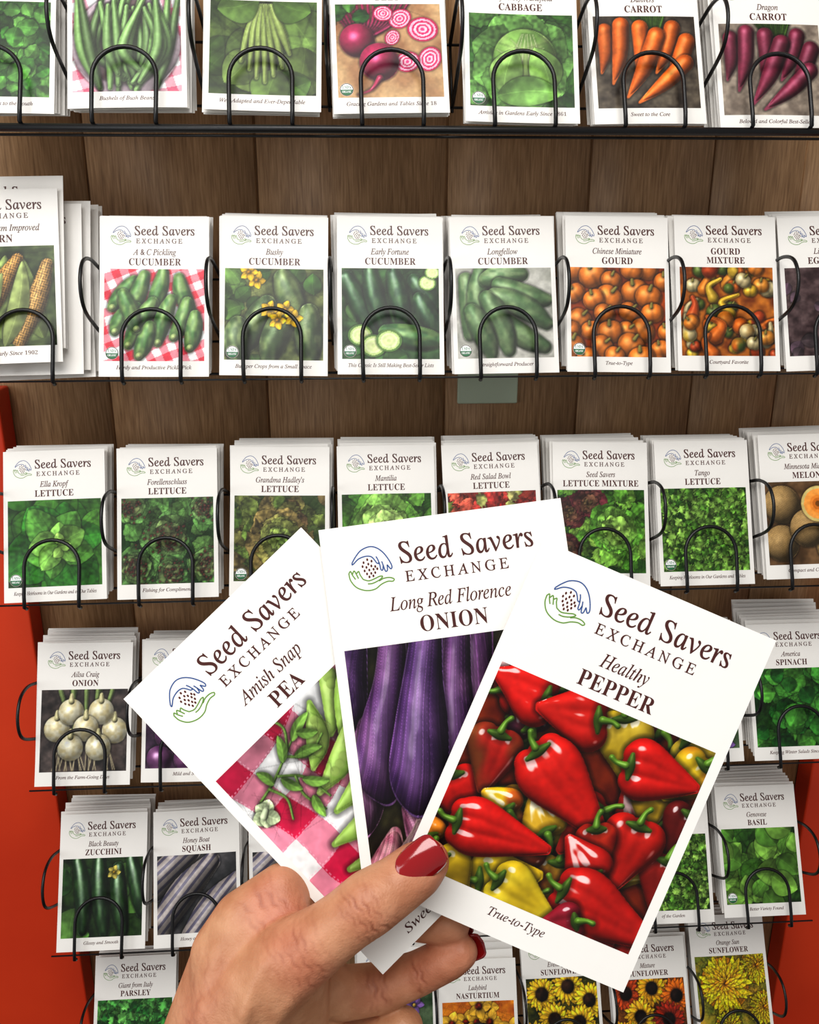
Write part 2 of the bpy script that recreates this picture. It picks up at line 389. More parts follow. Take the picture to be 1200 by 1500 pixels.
def cuke(p,x0,y0,x1,y1,r,c,c2=None,spec=.25,stripe=.12):
    bn=p.r.uniform(-3,3); dx,dy=x1-x0,y1-y0;L=math.hypot(dx,dy)
    def t(X,Y,b):
        q=(-(X-x0)*dy+(Y-y0)*dx)/L/r; return b*(1+stripe*np.sin(q*9+np.sin((X+Y)*.3)))[...,None]
    p.blob([([(x0,y0),(x0*.7+x1*.3-dy/L*bn*.8,y0*.7+y1*.3+dx/L*bn*.8),(x0*.3+x1*.7-dy/L*bn*.8,y0*.3+y1*.7+dx/L*bn*.8),(x1,y1)],[r*.7,r*1.02,r,r*.6])],c,col2=c2,nsc=9,tex=t,spec=spec,shin=18)
def p_pick(p):
    p.gingham(R_(214,36,62),6,22,.4)
    for a in((22,60,6,40),(30,64,16,30),(44,66,34,34),(56,62,66,36),(24,40,8,22),(36,44,18,12),(50,46,40,14),(62,44,52,18),(68,34,64,10),(34,26,26,4),(14,50,24,24)):
        cuke(p,*a,6.2,R_(66,118,50),R_(122,160,84)); p.ball(a[2],a[3],2.4,R_(186,208,130),spec=.1,shadow=0)
def p_bushy(p):
    p.bg(R_(40,50,22),R_(130,140,80),9); p.leaves(16,16,7,R_(60,100,40),R_(110,150,70))
    for a in((44,62,56,30),(32,42,18,12),(46,34,34,2),(64,36,66,2),(10,26,12,0)): cuke(p,*a,10,R_(66,92,50),R_(124,146,88),.3)
    for x,y in((24,60),(34,38),(46,38),(52,32),(18,66),(40,30)): p.flower(x,y,6.5,5,R_(250,200,30),R_(230,160,20),.2,1)
def p_early(p):
    p.bg(R_(24,46,22),R_(70,110,60),9); p.leaves(10,18,8,R_(50,94,46),R_(90,130,70))
    for a in((4,62,26,20),(22,66,34,22),(40,64,48,26),(56,60,72,40),(60,46,74,22)): cuke(p,*a,7.5,R_(32,66,38),R_(56,96,52),.45)
    cuke(p,34,20,74,14,9,R_(60,110,56),R_(110,150,80),.3)
    for x,y,r in((14,18,9.5),(24,10,10),(36,14,10),(66,58,7),(70,66,6)): p.ring(x,y,r,[R_(206,220,150),R_(222,232,170),R_(214,228,160),R_(226,236,184),R_(196,220,140),R_(90,130,60)],ry=r*.85)
def p_long(p):
    p.bg(R_(150,150,140),R_(206,204,196),5)
    for a in((8,60,10,18),(20,66,20,16),(24,60,52,64),(34,56,70,44),(30,48,70,26),(26,36,68,8),(24,46,40,6),(12,36,26,4)): cuke(p,*a,8.6,R_(82,120,70),R_(128,158,104),.2,.06)
def pumpkin(p,x,y,r,c,tilt=None):
    tilt=p.r.uniform(-.8,.8) if tilt is None else tilt
    ca,sa=math.cos(tilt),math.sin(tilt)
    def t(X,Y,b):
        u=((X-x)*ca+(Y-y)*sa)/r/1.12
        return b*(1-.20*np.abs(np.cos(np.arcsin(np.clip(u,-1,1))*3.2))**8)[...,None]
    p.blob([([(x-r*.2*ca,y-r*.2*sa),(x+r*.2*ca,y+r*.2*sa)],[r*.86,r*.86])],c,spec=.25,shin=14,amb=.42,tex=t,shadow=.55)
    sx,sy=x-sa*r*.55,y+ca*r*.55
    p.blob([([(sx,sy),(sx-sa*r*.35+.5,sy+ca*r*.35)],[r*.17,r*.12])],R_(150,140,70),spec=0,shadow=.35)
def p_gourd(p):
    p.bg(R_(100,36,8),R_(170,70,16),8)
    L=[(p.r.uniform(-2,77),p.r.uniform(-2,71)) for _ in range(300)]; K=[]
    for q in L:
        if all((q[0]-k[0])**2+(q[1]-k[1])**2>130 for k in K): K.append(q)
    K.sort(key=lambda q:-q[1])
    for x,y in K: pumpkin(p,x,y,p.r.uniform(7.4,11.0),R_(250,136,38)*p.r.uniform(.88,1.04))
def p_mix(p):
    p.bg(R_(110,50,14),R_(200,120,40),8); cs=[R_(244,196,50),R_(236,116,30),R_(96,116,44),R_(226,206,150),R_(200,76,30),R_(240,154,50),R_(244,200,60),R_(240,140,40)]
    for k in range(64):
        x,y=p.r.uniform(0,75),p.r.uniform(0,69); c=p.r.choice(cs); c2=c*.85 if p.r.random()<.6 else p.r.choice(cs); r=p.r.uniform(3.5,6.8)
        if k%4==0: p.blob([([(x,y),(x+p.r.uniform(-8,8),y+9),(x+p.r.uniform(-8,8),y+15)],[r,r*.5,r*.3])],c,col2=c2,nsc=4,spec=.15,amb=.4)
        elif k%2==1: pumpkin(p,x,y,r,c)
        else: p.ball(x,y,r,c,col2=c2,nsc=3,spec=.15,amb=.4)
def p_dark(p): p.bg(R_(50,34,36),R_(104,84,84),12); p.leaves(20,12,5,R_(70,60,60),R_(120,90,110))
def p_ella(p): p.bg(GD,G1); p.leaves(12,40,20,R_(50,110,34),R_(96,160,58)); p.rosette(42,32,46,R_(50,116,38),R_(164,214,104),3,5,.40,.02)
def p_forel(p):
    p.bg(GD,R_(50,90,50)); p.leaves(40,16,9,R_(60,110,52),R_(110,156,80),.06)
    for x,y,r in((38,38,22),(10,14,17),(40,8,15),(68,14,17),(66,60,14),(8,62,14)):
        p.rosette(x,y,r,R_(96,142,76),R_(122,122,84),4,7,.6,.05)
        for i in range(int(r*3)): p.ring(x+p.r.gauss(0,r*.42),y+p.r.gauss(0,r*.42),p.r.uniform(.5,.9),[R_(96,50,44)])
def p_hadley(p): p.bg(R_(40,60,26),R_(84,100,54)); p.leaves(50,15,9,R_(90,124,52),R_(140,110,74),.14); p.rosette(38,34,28,R_(128,112,66),R_(140,174,84),4,8,.6,.14)
def p_mant(p): p.bg(GD,G1); p.leaves(20,20,11,R_(70,130,44),R_(120,180,74),.06); p.rosette(36,42,34,R_(120,184,74),R_(206,234,146),4,6,.62,.05)
def p_red(p): p.bg(R_(90,24,24),R_(160,60,46)); p.leaves(110,12,6.5,R_(180,36,40),R_(226,110,84),.2); p.leaves(12,10,6,R_(140,170,70),R_(200,180,130),.2)
def p_lmix(p):
    p.bg(GD,G1); p.leaves(80,15,8,R_(76,136,44),R_(150,196,84),.14)
    for x,y in((10,50),(8,20),(26,58)): p.rosette(x,y,15,R_(96,40,48),R_(110,90,60),3,6,.6,.15)
    p.rosette(50,36,24,R_(96,156,56),R_(172,210,106),3,7,.6,.14)
def p_tango(p): p.bg(GD,G1,14); p.leaves(420,6.5,3.4,R_(78,128,44),R_(150,194,90),.3)
def p_melon(p):
    p.bg(R_(70,50,30),R_(120,90,60))
    def t(X,Y,b): return b*(.88+.2*np.abs(np.sin(X*1.9+np.sin(Y*2.3)))*np.abs(np.cos(Y*1.7+np.sin(X*2.1))))[...,None]
    for x,y,r in((14,50,16),(12,18,15),(60,16,18),(66,52,14),(36,30,16)): p.ball(x,y,r,R_(196,160,104),tex=t,spec=.05)
    p.ring(46,50,15,[R_(120,70,20),R_(200,110,30),R_(236,140,50),R_(244,160,70),R_(240,160,74),R_(210,190,120)])
def p_onw(p):
    p.bg(R_(38,34,34),R_(92,80,76),9)
    pts=[(14,36),(64,34),(26,50),(52,50),(39,36),(26,20),(50,20)]
    for x,y in pts: p.blob([([(x,y+9),(x+(38-x)*.25,y+18),(x+(38-x)*.1,68)],[2.4,1.6,2.0])],R_(140,164,96),spec=.1)
    for i in range(26): x=p.r.uniform(14,62); p.blob([([(x,16),(x+p.r.uniform(-5,5),1)],[.45,.35])],R_(210,196,160),spec=0,shadow=0)
    for x,y in pts: p.ball(x,y,11,R_(242,236,206),col2=R_(226,212,164),spec=.25,amb=.5); p.blob([([(x,y+9),(x,y+15)],[2.8,1.2])],R_(220,212,160),spec=.1,shadow=0)
def p_onr(p):
    p.bg(R_(36,20,40),R_(80,54,80),8)
    for x,y,r in((12,50,11),(34,54,11),(58,50,12),(20,28,12),(44,30,12),(66,26,11),(12,8,11),(36,8,11),(58,6,12)): p.ball(x,y,r,R_(98,44,98),col2=R_(140,84,134),nsc=4,spec=.5)
def p_spin(p): p.bg(GD*.8,R_(40,90,30)); p.leaves(80,18,9,R_(30,92,34),R_(90,164,62),.04)
def p_zuc(p):
    p.bg(R_(16,30,14),R_(50,80,34),8); p.leaves(10,26,12,R_(40,84,34),R_(90,130,60))
    for a in((14,66,20,6),(34,66,40,4),(52,60,58,4),(64,66,74,20)): cuke(p,*a,7.5,R_(24,52,24),R_(40,76,34),.7)
    p.flower(48,56,6,5,R_(206,190,90),R_(200,160,40),.2,1)
def p_squash(p):
    p.bg(R_(36,38,40),R_(80,78,80),6)
    for a in((-4,40,34,72),(6,10,52,62),(34,-4,76,44)):
        def t(X,Y,b,a=a):
            dx,dy=a[2]-a[0],a[3]-a[1];L=math.hypot(dx,dy);q=(-(X-a[0])*dy+(Y-a[1])*dx)/L; k=np.clip(np.sin(q*1.0+.4)*2.5-.2,0,1)[...,None]; return b*(1-k)+R_(84,80,100)*k
        p.blob([([a[:2],((a[0]+a[2])/2-2,(a[1]+a[3])/2+2),a[2:]],[12,13.5,8])],R_(160,150,146),tex=t,spec=.25,amb=.28)
def p_basil(p): p.bg(GD,G1); p.leaves(50,24,10,R_(66,120,40),R_(130,180,76))
def p_pars(p): p.bg(R_(20,60,26),G1,10); p.leaves(260,8,4,R_(36,110,44),R_(104,176,86),.25)
def p_viol(p):
    p.bg(R_(36,60,34),R_(90,110,80),10)
    for i in range(16): p.flower(p.r.uniform(0,75),p.r.uniform(0,69),9,6,R_(150,110,190)*p.r.uniform(.8,1.15),R_(230,190,80),.2,1)
def p_nast(p):
    p.bg(R_(160,70,20),R_(230,140,30),8)
    for i in range(14): p.flower(p.r.uniform(0,75),p.r.uniform(10,69),12,5,R_(246,190,60),R_(170,40,20),.3,1)
def p_sun(p):
    p.bg(R_(30,40,16),R_(120,110,30),8)
    for x,y in((16,54),(44,60),(66,46),(28,30),(54,26),(8,12),(38,6),(70,8)): p.flower(x,y,16,16,R_(244,190,40),R_(60,34,20),.42)
def p_sunm(p):
    p.bg(R_(90,50,16),R_(160,90,20),8)
    for x,y,c in((12,56,R_(190,70,24)),(40,60,R_(240,170,30)),(66,52,R_(224,110,24)),(26,34,R_(244,180,40)),(56,30,R_(150,40,20)),(8,14,R_(240,160,30)),(38,10,R_(220,100,20)),(68,8,R_(244,190,50))): p.flower(x,y,16,16,c,R_(40,22,18),.4)
def p_orange(p):
    p.bg(R_(110,130,40),R_(200,160,50),6)
    for x,y,r in((66,58,20),(70,18,18),(30,42,30),(30,2,16)):
        p.ball(x,y,r*.85,R_(244,156,16),spec=0,flat=.25,amb=.7)
        for l in range(6):
            R=r*(1-l*.15)
            for i in range(20):
                a=i/20*6.283+l*.2+p.r.uniform(-.1,.1); p.leaf(x,y,R*p.r.uniform(.88,1.05),R*.14,a,R_(255,186-l*6,30)*p.r.uniform(1.0,1.12),dark=.9)
# held packets
def p_pepper(p):
    p.bg(R_(60,10,8),R_(120,40,12),7)
    RD=R_(220,20,14); RK=R_(160,18,12); YL=R_(230,192,26); YG=R_(176,152,34)
    q=lambda a,b:(a-3.5,110-b)
    # under-layer filling the gaps
    for i in range(26):
        a=p.r.uniform(0,80);b_=p.r.uniform(40,110);t_=p.r.uniform(0,6.28)
        p.pepper(q(a,b_),q(a+17*math.cos(t_),b_+17*math.sin(t_)),7.5,p.r.choice([R_(150,18,12),R_(176,20,14),R_(130,14,12),R_(186,150,30),R_(196,160,28),R_(110,20,30)]),col2=p.r.choice([None,R_(120,40,16)]))
    pep=[(q(66,40),q(84,45),8,R_(206,176,50),R_(176,160,44)),(q(78,44),q(70,62),8.5,YL,R_(190,110,20)),(q(34,40),q(48,48),7,YL,None),(q(6,50),q(18,38),9,R_(196,24,16),None),(q(22,58),q(12,48),7,R_(110,20,30),R_(60,20,40)),
         (q(80,60),q(76,78),8,R_(100,14,12),None),(q(24,46),q(2,48),9,RD,None),(q(54,70),q(42,88),8,R_(160,22,14),None),
         (q(60,84),q(76,84),8,YL,R_(204,166,26)),(q(78,76),q(80,98),8,R_(150,20,14),None),(q(2,78),q(14,94),8,RD,None),(q(12,60),q(13,82),8.5,R_(190,26,18),R_(130,60,24)),(q(30,78),q(18,92),7.5,YG,R_(150,60,24)),(q(40,86),q(28,76),7.5,R_(206,160,30),None),(q(26,84),q(14,80),6.5,YL,R_(200,90,20)),
         (q(6,102),q(-4,94),6,R_(240,140,30),None),(q(22,108),q(44,100),9.5,R_(240,210,30),R_(226,184,20)),(q(8,104),q(22,118),9,YL,R_(214,176,30)),
         (q(46,40),q(58,66),8.8,R_(214,180,36),R_(198,168,50)),(q(42,45),q(20,53),9.4,R_(206,22,14),None),(q(52,56),q(78,51),9.4,RD,None),
         (q(23,61),q(57,82),10.2,R_(224,24,16),None),(q(65,69),q(66,94),9.2,R_(206,24,14),None),(q(52,76),q(60,92),6.5,RK,R_(200,40,16)),(q(60,93),q(44,84),7.4,R_(190,20,14),RD),(q(48,99),q(88,104),9.8,R_(200,20,14),None),
         (q(8,93),q(42,88),9.0,RD,None),(q(28,104),q(52,109),8.0,R_(244,216,44),R_(232,196,30)),(q(60,106),q(48,114),6,R_(150,20,40),None)]
    for a,b,r,c,c2 in pep: p.pepper(a,b,r,c,col2=c2)
def p_flor(p):
    p.bg(R_(12,10,12),R_(50,48,26),9)
    p.leaves(10,30,3,R_(60,80,36),R_(100,110,60))
    pu=R_(58,30,78); pl=R_(88,52,108)
    def bulb(pts,rs_,c=pu,c2=pl):
        a=np.array(pts[0],float);z=np.array(pts[-1],float);d=z-a;L=np.hypot(*d);d/=L
        nz=p.rs.rand(64)
        def t(X,Y,b):
            q=-(X-a[0])*d[1]+(Y-a[1])*d[0]; k=((X-a[0])*d[0]+(Y-a[1])*d[1])/L
            u=q*(.8+np.clip(k,0,1)*1.2)+.5*np.sin(k*9); st=np.interp((u*1.6)%60,np.arange(64),nz)
            st2=np.interp((u*5.1+20)%60,np.arange(64),nz)
            c_=b*(.68+.42*st+.34*st2)[...,None]
            return np.clip(c_+((st2>.82)&(st>.5))[...,None]*R_(60,44,62)*.45,0,1)
        p.blob([(pts,rs_)],c,col2=c2,nsc=7,spec=.20,shin=8,amb=.22,tex=t,glint=.16,soft=.2)
    bulb([(72,26),(70,36),(71,48),(76,78)],[4,9,8,5])
    bulb([(-6,44),(-5,52),(-1,64),(4,80)],[6,10,8,5])
    bulb([(58,10),(57,22),(55,38),(58,56),(62,78)],[4,9.5,9.5,7,5],R_(84,38,80),R_(126,78,120))
    bulb([(44,2),(42,14),(39,32),(41,52),(46,78)],[4,9.5,10,7,5],R_(76,34,84),R_(116,68,118))
    bulb([(34,22),(33,32),(34,44),(36,58),(40,80)],[3,7,6.5,5,4],R_(64,30,76),R_(104,62,110))
    bulb([(44,-12),(34,2),(31,16),(33,30)],[7,8.5,6,2.5],R_(104,42,78),R_(146,84,118))
    bulb([(-3,12),(-1,20),(2,30),(5,44)],[4,7.5,6.5,4],R_(84,38,80),R_(116,70,110))
    bulb([(24,-12),(21,-1),(17,8),(14,17)],[7,7.5,4.5,2],R_(104,46,76),R_(144,88,116))
    bulb([(4,-10),(5,-3),(7,4),(9,10)],[6,7,4.5,2],R_(120,56,74),R_(150,98,106))
    bulb([(8,22),(7,30),(9,42),(14,58),(18,80)],[3.5,8,7.5,5.5,4],R_(60,28,74),R_(98,58,106))
    bulb([(18,18),(19,27),(22,41),(25,58),(30,80)],[4.5,9.5,9,6.6,4.6])
    for i in range(16): p.blob([([(18+p.r.uniform(-1.5,1.5),13),(15+p.r.uniform(-5,7),5)],[.22,.15])],R_(160,130,130),spec=0,shadow=0)
def p_pea(p):
    p.gingham(R_(200,28,72),12,12,1.3)
    n=p.noise(4)[...,None]; p.c=p.c*(.5+.85*n)
    m=(np.abs((p.u%12)-.5)<.22)&(np.sin(p.Y*4)>0); p.c[m]=p.c[m]*.5+R_(230,180,196)*.5
    m=(np.abs((p.v%12)-.5)<.22)&(np.sin(p.X*4)>0); p.c[m]=p.c[m]*.5+R_(230,180,196)*.5
    p.c=np.clip(p.c,0,.90)
    gp=R_(132,168,72); g2=R_(162,192,98)
    P_=[([(52,74),(48,62),(38,54)],5.4),([(60,70),(50,58),(38,48)],5.4),([(40,66),(34,56),(26,50)],4.6),([(48,54),(36,46),(22,43)],5),([(52,42),(38,36),(22,35)],5.2),([(44,32),(30,26),(14,28)],5),([(46,20),(30,14),(12,19)],5),([(30,16),(18,10),(4,14)],4.6),([(30,4),(18,-2),(2,4)],4.8),([(60,24),(50,12),(34,8)],5)]
    for P,r in P_:
        p.blob([(P,[r*.2,r*.85,r*.2])],gp*p.r.uniform(.88,1.15),col2=g2,nsc=5,spec=.16,flat=.5,amb=.38)
        for t_ in(.25,.38,.5,.62,.74):
            c=catmull(P,10); c=c[int(t_*(len(c)-1))]; p.ball(c[0],c[1],r*.34,g2*.90,spec=.04,shadow=.04,flat=.28,amb=.66)
    for P in ([(6,54),(14,56),(24,60),(34,64)],[(16,56),(22,50),(24,40)],[(22,59),(28,54),(36,56)],[(20,52),(18,46),(20,38)],[(11,55),(13,49),(10,43)],[(24,60),(28,66),(26,72)]): p.blob([(P,[.5,.5,.4,.3][:len(P)])],R_(112,150,66),spec=.1,shadow=.3)
    for x,y,a_,l in((20,58,1.0,9),(24,57,-.4,10),(16,55,-1.2,8),(27,61,.3,11),(21,50,-.8,9),(13,55,1.8,7),(30,62,-.7,7),(20,44,-1.8,8)): p.leaf(x,y,l,1.7,a_,R_(112,152,68)*p.r.uniform(.85,1.1))
    for a_,l in((.6,5),(1.7,4.4),(2.9,5),(4.0,4.2),(5.2,4.8)): p.leaf(4.5,50,l,2.4,a_,R_(190,206,164),dark=.75)
    p.blob([([(3.5,50),(5.5,51)],[1.3,1.0])],R_(206,220,182),spec=.05,shadow=.2)

# ------------------------------------------------------------ seed packet mesh
PW=82.;PH=124.
def packet_mesh(name,variety,title,tag,painter,badge=False,res=.6,seed=1,hi=False,bend=(0,0),head=True,tint=1.0,tagw=None,tagy=5.8):
    sh=Sheet(); white=rgb(236,233,228)*tint
    nx,ny=12,16
    xs=np.linspace(0,PW,nx+1); ys=np.linspace(0,PH,ny+1); X,Y=np.meshgrid(xs,ys)
    def grid(Z,flip):
        v=np.stack([X.ravel(),Y.ravel(),Z.ravel()],1); q=[]
        for j in range(ny):
            for i in range(nx):
                a=j*(nx+1)+i; f=[a,a+1,a+nx+2,a+nx+1]; q.append(f[::-1] if flip else f)
        return v,q
    edge=np.minimum(np.minimum(X,PW-X),np.minimum(Y,PH-Y))
    v,q=grid(np.zeros_like(X),False); sh.add(v,q,white)
    v2,q2=grid(-.35-.75*np.clip(edge/12,0,1),True); sh.add(v2,q2,white*.97)
    idx=[i for i in range(nx+1)]+[(j*(nx+1)+nx) for j in range(1,ny+1)]+[ny*(nx+1)+i for i in range(nx-1,-1,-1)]+[j*(nx+1) for j in range(ny-1,0,-1)]
    V=np.concatenate([v[idx],v2[idx]]); n=len(idx)
    sh.add(V,[[k+n,(k+1)%n+n,(k+1)%n,k] for k in range(n)],white*.95,False)
    if painter:
        p=Pic(res,seed); painter(p); p.finish()
        gx=p.X+3.5; gy=p.Y*(71/69.)+12
        v=np.stack([gx.ravel(),gy.ravel(),np.full(gx.size,.05)],1)
        a=(np.arange(p.ny-1)[:,None]*p.nx+np.arange(p.nx-1)[None,:]).ravel()
        sh.add(v,np.stack([a,a+1,a+p.nx+1,a+p.nx],1),p.c.reshape(-1,3))
    T=PH
    if head:
        logo(sh,15.8,T-14.6,.84,n=8 if hi else 4)
        text(sh,'Seed Savers',26,T-14.6,7.0,BROWN,width=46,hi=hi)
        text(sh,'EXCHANGE',27.2,T-20.9,3.5,BROWN,width=35,hi=hi,track=.3)
    two=isinstance(title,tuple)
    if variety: text(sh,variety,41,T-30,4.5,BROWN,maxw=60,st='I',align='c',hi=hi,wide=.80)
    bk=dict(st='B',align='c',hi=hi,track=.03,wide=.86)
    if two:
        text(sh,title[0],41,T-30.6,5.0,BROWN,**bk); text(sh,title[1],41,T-37.8,5.0,BROWN,**bk)
    elif title: text(sh,title,41,T-38.0,5.2,BROWN,maxw=66,**bk)
    if tag: text(sh,tag,41,tagy,2.8,BROWN,width=tagw,maxw=66,st='I',align='c',hi=hi)
    if badge:
        sh.disk(9.6,18,4.9,.10,rgb(240,240,235),n=10); sh.disk(9.6,18,4.4,.13,rgb(40,110,70),n=10,a0=180,a1=360); 
        sh.disk(9.6,18,4.4,.12,rgb(250,250,250),n=10,a0=0,a1=180)
        t=np.radians(np.linspace(0,360,25)); sh.ribbon(np.stack([9.6+4.5*np.cos(t),18+4.5*np.sin(t)],1),.5,.14,rgb(70,60,50))
        text(sh,'USDA',9.6,18.8,2.2,rgb(40,110,70),st='B',align='c',z=.16,maxw=6.4); text(sh,'ORGANIC',9.6,15.6,1.6,rgb(245,245,245),maxw=6.6,st='B',align='c',z=.17)
    V=np.concatenate(sh.V);Q=np.concatenate(sh.Q);C=np.concatenate(sh.C);S=np.concatenate(sh.S);TT=np.concatenate(sh.T)
    V[:,0]-=PW/2
    V[:,2]+=bend[0]*((V[:,0]/41)**2)+bend[1]*((V[:,1]/PH)**2)
    V/=1000
    return mesh_quads(name,V,Q,C,S,MP,TT)

# ------------------------------------------------------------ setting
def box(name,x0,x1,y0,y1,z0,z1,mat,bevel=0):
    bm=bmesh.new(); bmesh.ops.create_cube(bm,size=1)
    for v in bm.verts: v.co=Vector((x0+(v.co.x+.5)*(x1-x0),y0+(v.co.y+.5)*(y1-y0),z0+(v.co.z+.5)*(z1-z0)))
    if bevel: bmesh.ops.bevel(bm,geom=bm.edges[:],offset=bevel,segments=3,affect='EDGES',profile=.5)
    me=bpy.data.meshes.new(name); bm.to_mesh(me); bm.free(); me.materials.append(mat)
    return link(bpy.data.objects.new(name,me))
WY=.125
kx=(D+WY)/(.814)
gro=[-1.2,-1.02,-.86,-.70,-.55,-.40]+[g*kx for g in(-.224,-.0815,.0823,.208,.3175,.40)]+[.52,.60,.72,.88,1.04,1.2]
prof=[]
for i,g in enumerate(gro):
    if i in(0,len(gro)-1): prof.append((g,WY)); continue
    prof+= [(g-.0016,WY),(g-.0008,WY+.004),(g+.0008,WY+.004),(g+.0016,WY)]
V=[];Q=[]
for x,y in prof: V+=[(x,y,0),(x,y,2.6)]
for i in range(len(prof)-1): Q.append([2*i,2*i+2,2*i+3,2*i+1])
w=link(bpy.data.objects.new('wall_back',mesh_quads('wall_back',V,Q,mat=MWOOD))); w['kind']='structure'
f=box('floor',-1.2,1.2,-1.8,WY,-.02,0,MFLOOR); f['kind']='structure'
for nm,x0,x1 in(('cabinet_panel',-1.0,-.322),('cabinet_panel',.495,1.1)):
    o=box(nm,x0,x1,WY-.03,WY-.001,0,ZC-.146,MRED,.002)
    o['label']='orange-red painted panel standing against the wood wall'; o['category']='panel'; o['group']='orange-red panels beside the rack'
pl=box('outlet_cover',.097,.155,WY-.006,WY-.0005,ZC-.168,ZC-.075,MPLATE,.0015); pl['label']='pale green outlet cover plate on the wood panelling'; pl['category']='outlet cover'

# ------------------------------------------------------------ wires
def tube(name,paths,r,n=8):
    V=[];Q=[]
    for P in paths:
        P=np.array(P,float); b0=len(V)
        d=np.gradient(P,axis=0); d/=np.linalg.norm(d,axis=1)[:,None]+1e-12
        up=np.array([0,0,1.]) if abs(d[0][2])<.9 else np.array([1.,0,0])
        u=np.cross(d[0],up); u/=np.linalg.norm(u)
        for i,p in enumerate(P):
            u=u-d[i]*np.dot(u,d[i]); u/=np.linalg.norm(u); v=np.cross(d[i],u)
            for k in range(n):
                a=2*math.pi*k/n; V.append(p+r*(u*math.cos(a)+v*math.sin(a)))
        for i in range(len(P)-1):
            for k in range(n):
                k2=(k+1)%n; Q.append([b0+i*n+k,b0+i*n+k2,b0+(i+1)*n+k2,b0+(i+1)*n+k])
        for e,i in((0,0),(1,len(P)-1)):
            for k in range(0,n-2,2):
                f=[b0+i*n,b0+i*n+k+1,b0+i*n+k+2,b0+i*n+(k+3)%n]
                if k+3<=n: Q.append(f if e else f[::-1])
    return mesh_quads(name,V,Q,None,[True]*len(Q),MW)
t=np.radians(np.linspace(180,0,17))
arch=[(-.0225,.006,-.006),(-.0226,.001,-.005),(-.0228,0,.004),(-.023,0,.028)]+[(.023*math.cos(a),0,.029+.023*math.sin(a)) for a in t]+[(.023,0,.028),(.0228,0,.004),(.0226,.001,-.005),(.0225,.006,-.006)]
ME_arch=tube('front_loop',[arch],.00165)
Dl=catmull([(0,.045,.094),(0,.010,.094),(0,-.012,.092),(0,-.028,.084),(0,-.034,.070),(0,-.031,.056),(0,-.020,.047),(0,.005,.043),(0,.045,.040)],5)
ME_div=tube('divider_loop',[Dl],.0015)
ME_sup=tube('support_wire',[[(0,.045,.036),(0,.045,.096)]],.0012)
def seg(a,b,n=2): return np.linspace(a,b,n)
YF=-.010
LEAN=[25,22,23,25,28,30]
ROWS=[.068,-.119,-.311,-.497,-.689,-.880]
def child(o,par): o.parent=par; return link(o)
def rack(ri,x0,x1,lefts,label,rr_=.0008):
    Z=ZC+ROWS[ri]; la=math.radians(LEAN[ri])
    yf,zf=(-.006,-.0085) if ri==0 else (-.001,-.0030)
    base=link(bpy.data.objects.new('wire_rack',tube('wire_rack',[seg((x0,yf,zf),(x1,yf,zf))],rr_)))
    base.location=(0,0,Z); base.rotation_euler=(-la,0,0); base['label']=label; base['category']='wire rack'; base['group']='stacked wire rack tiers'
    for (y,z) in((.045,.040),(.045,.094),(.036,.010)):
        child(bpy.data.objects.new('rail',tube('rail',[seg((x0,y,z),(x1,y,z))],.0011)),base)
    inv=Matrix.Rotation(la,3,'X')
    a=Vector((0,.045,.094)); aw=Matrix.Rotation(-la,3,'X')@a
    e=inv@Vector((0,WY,aw.z))
    for x in(x0+.02,x1-.02): child(bpy.data.objects.new('wall_bracket',tube('wall_bracket',[[(x,a.y,a.z),(x,e.y,e.z)]],.002)),base)
    for l in lefts:
        X=l-.0065
        o=child(bpy.data.objects.new('divider_loop',ME_div),base); o.location=(X,0,0)
        o=child(bpy.data.objects.new('support_wire',ME_sup),base); o.location=(X,0,0)
        if l<x1-.03:
            o=child(bpy.data.objects.new('front_loop',ME_arch),base); o.location=(l+.041,YF,0)
    return base

# ------------------------------------------------------------ packets on the rack
R1=[(-.300,'','KALE','Gardeners\' Delights to the South',p_greens,0,'leafy greens'),(-.204,'Provider','BEAN','Bushels of Bush Beans',p_bush,0,'green bush beans'),(-.106,'Blue Lake','BEAN','Well-Adapted and Ever-Dependable',p_pole,0,'pale pole beans'),
 (-.010,'Chioggia','BEET','Gracing Gardens and Tables Since 18',p_beet,1,'sliced magenta beets'),(.088,'Early Jersey Wakefield','CABBAGE','Arriving in Gardens Early Since 1861',p_cabbage,1,'a green cabbage'),
 (.186,'Danvers','CARROT','Sweet to the Core',p_carrot,0,'orange carrots'),(.283,'Dragon','CARROT','Beloved and Colorful Best-Seller',p_dragon,0,'purple carrots')]
R2=[(-.317,'Golden Bantam Improved','CORN','In Gardens Early Since 1902',p_corn,0,'yellow corn cobs'),(-.2013,'A & C Pickling','CUCUMBER','Hardy and Productive Pickle Pick',p_pick,1,'cucumbers on gingham'),(-.1067,'Bushy','CUCUMBER','Bumper Crops from a Small Space',p_bushy,1,'cucumbers and yellow flowers'),
 (-.0121,'Early Fortune','CUCUMBER','This Classic Is Still Making Best-Seller Lists',p_early,1,'dark sliced cucumbers'),(.0824,'Longfellow','CUCUMBER','Straightforward Producer',p_long,1,'long pale cucumbers'),(.1755,'Chinese Miniature','GOURD','True-to-Type',p_gourd,1,'small orange pumpkins'),
 (.268,'',('GOURD','MIXTURE'),'Courtyard Favorite',p_mix,0,'assorted orange gourds'),(.3606,'Little Finger','EGGPLANT','Small and Tender',p_dark,0,'dark purple fruit')]
x3=[-.302+.0955*i for i in range(8)]
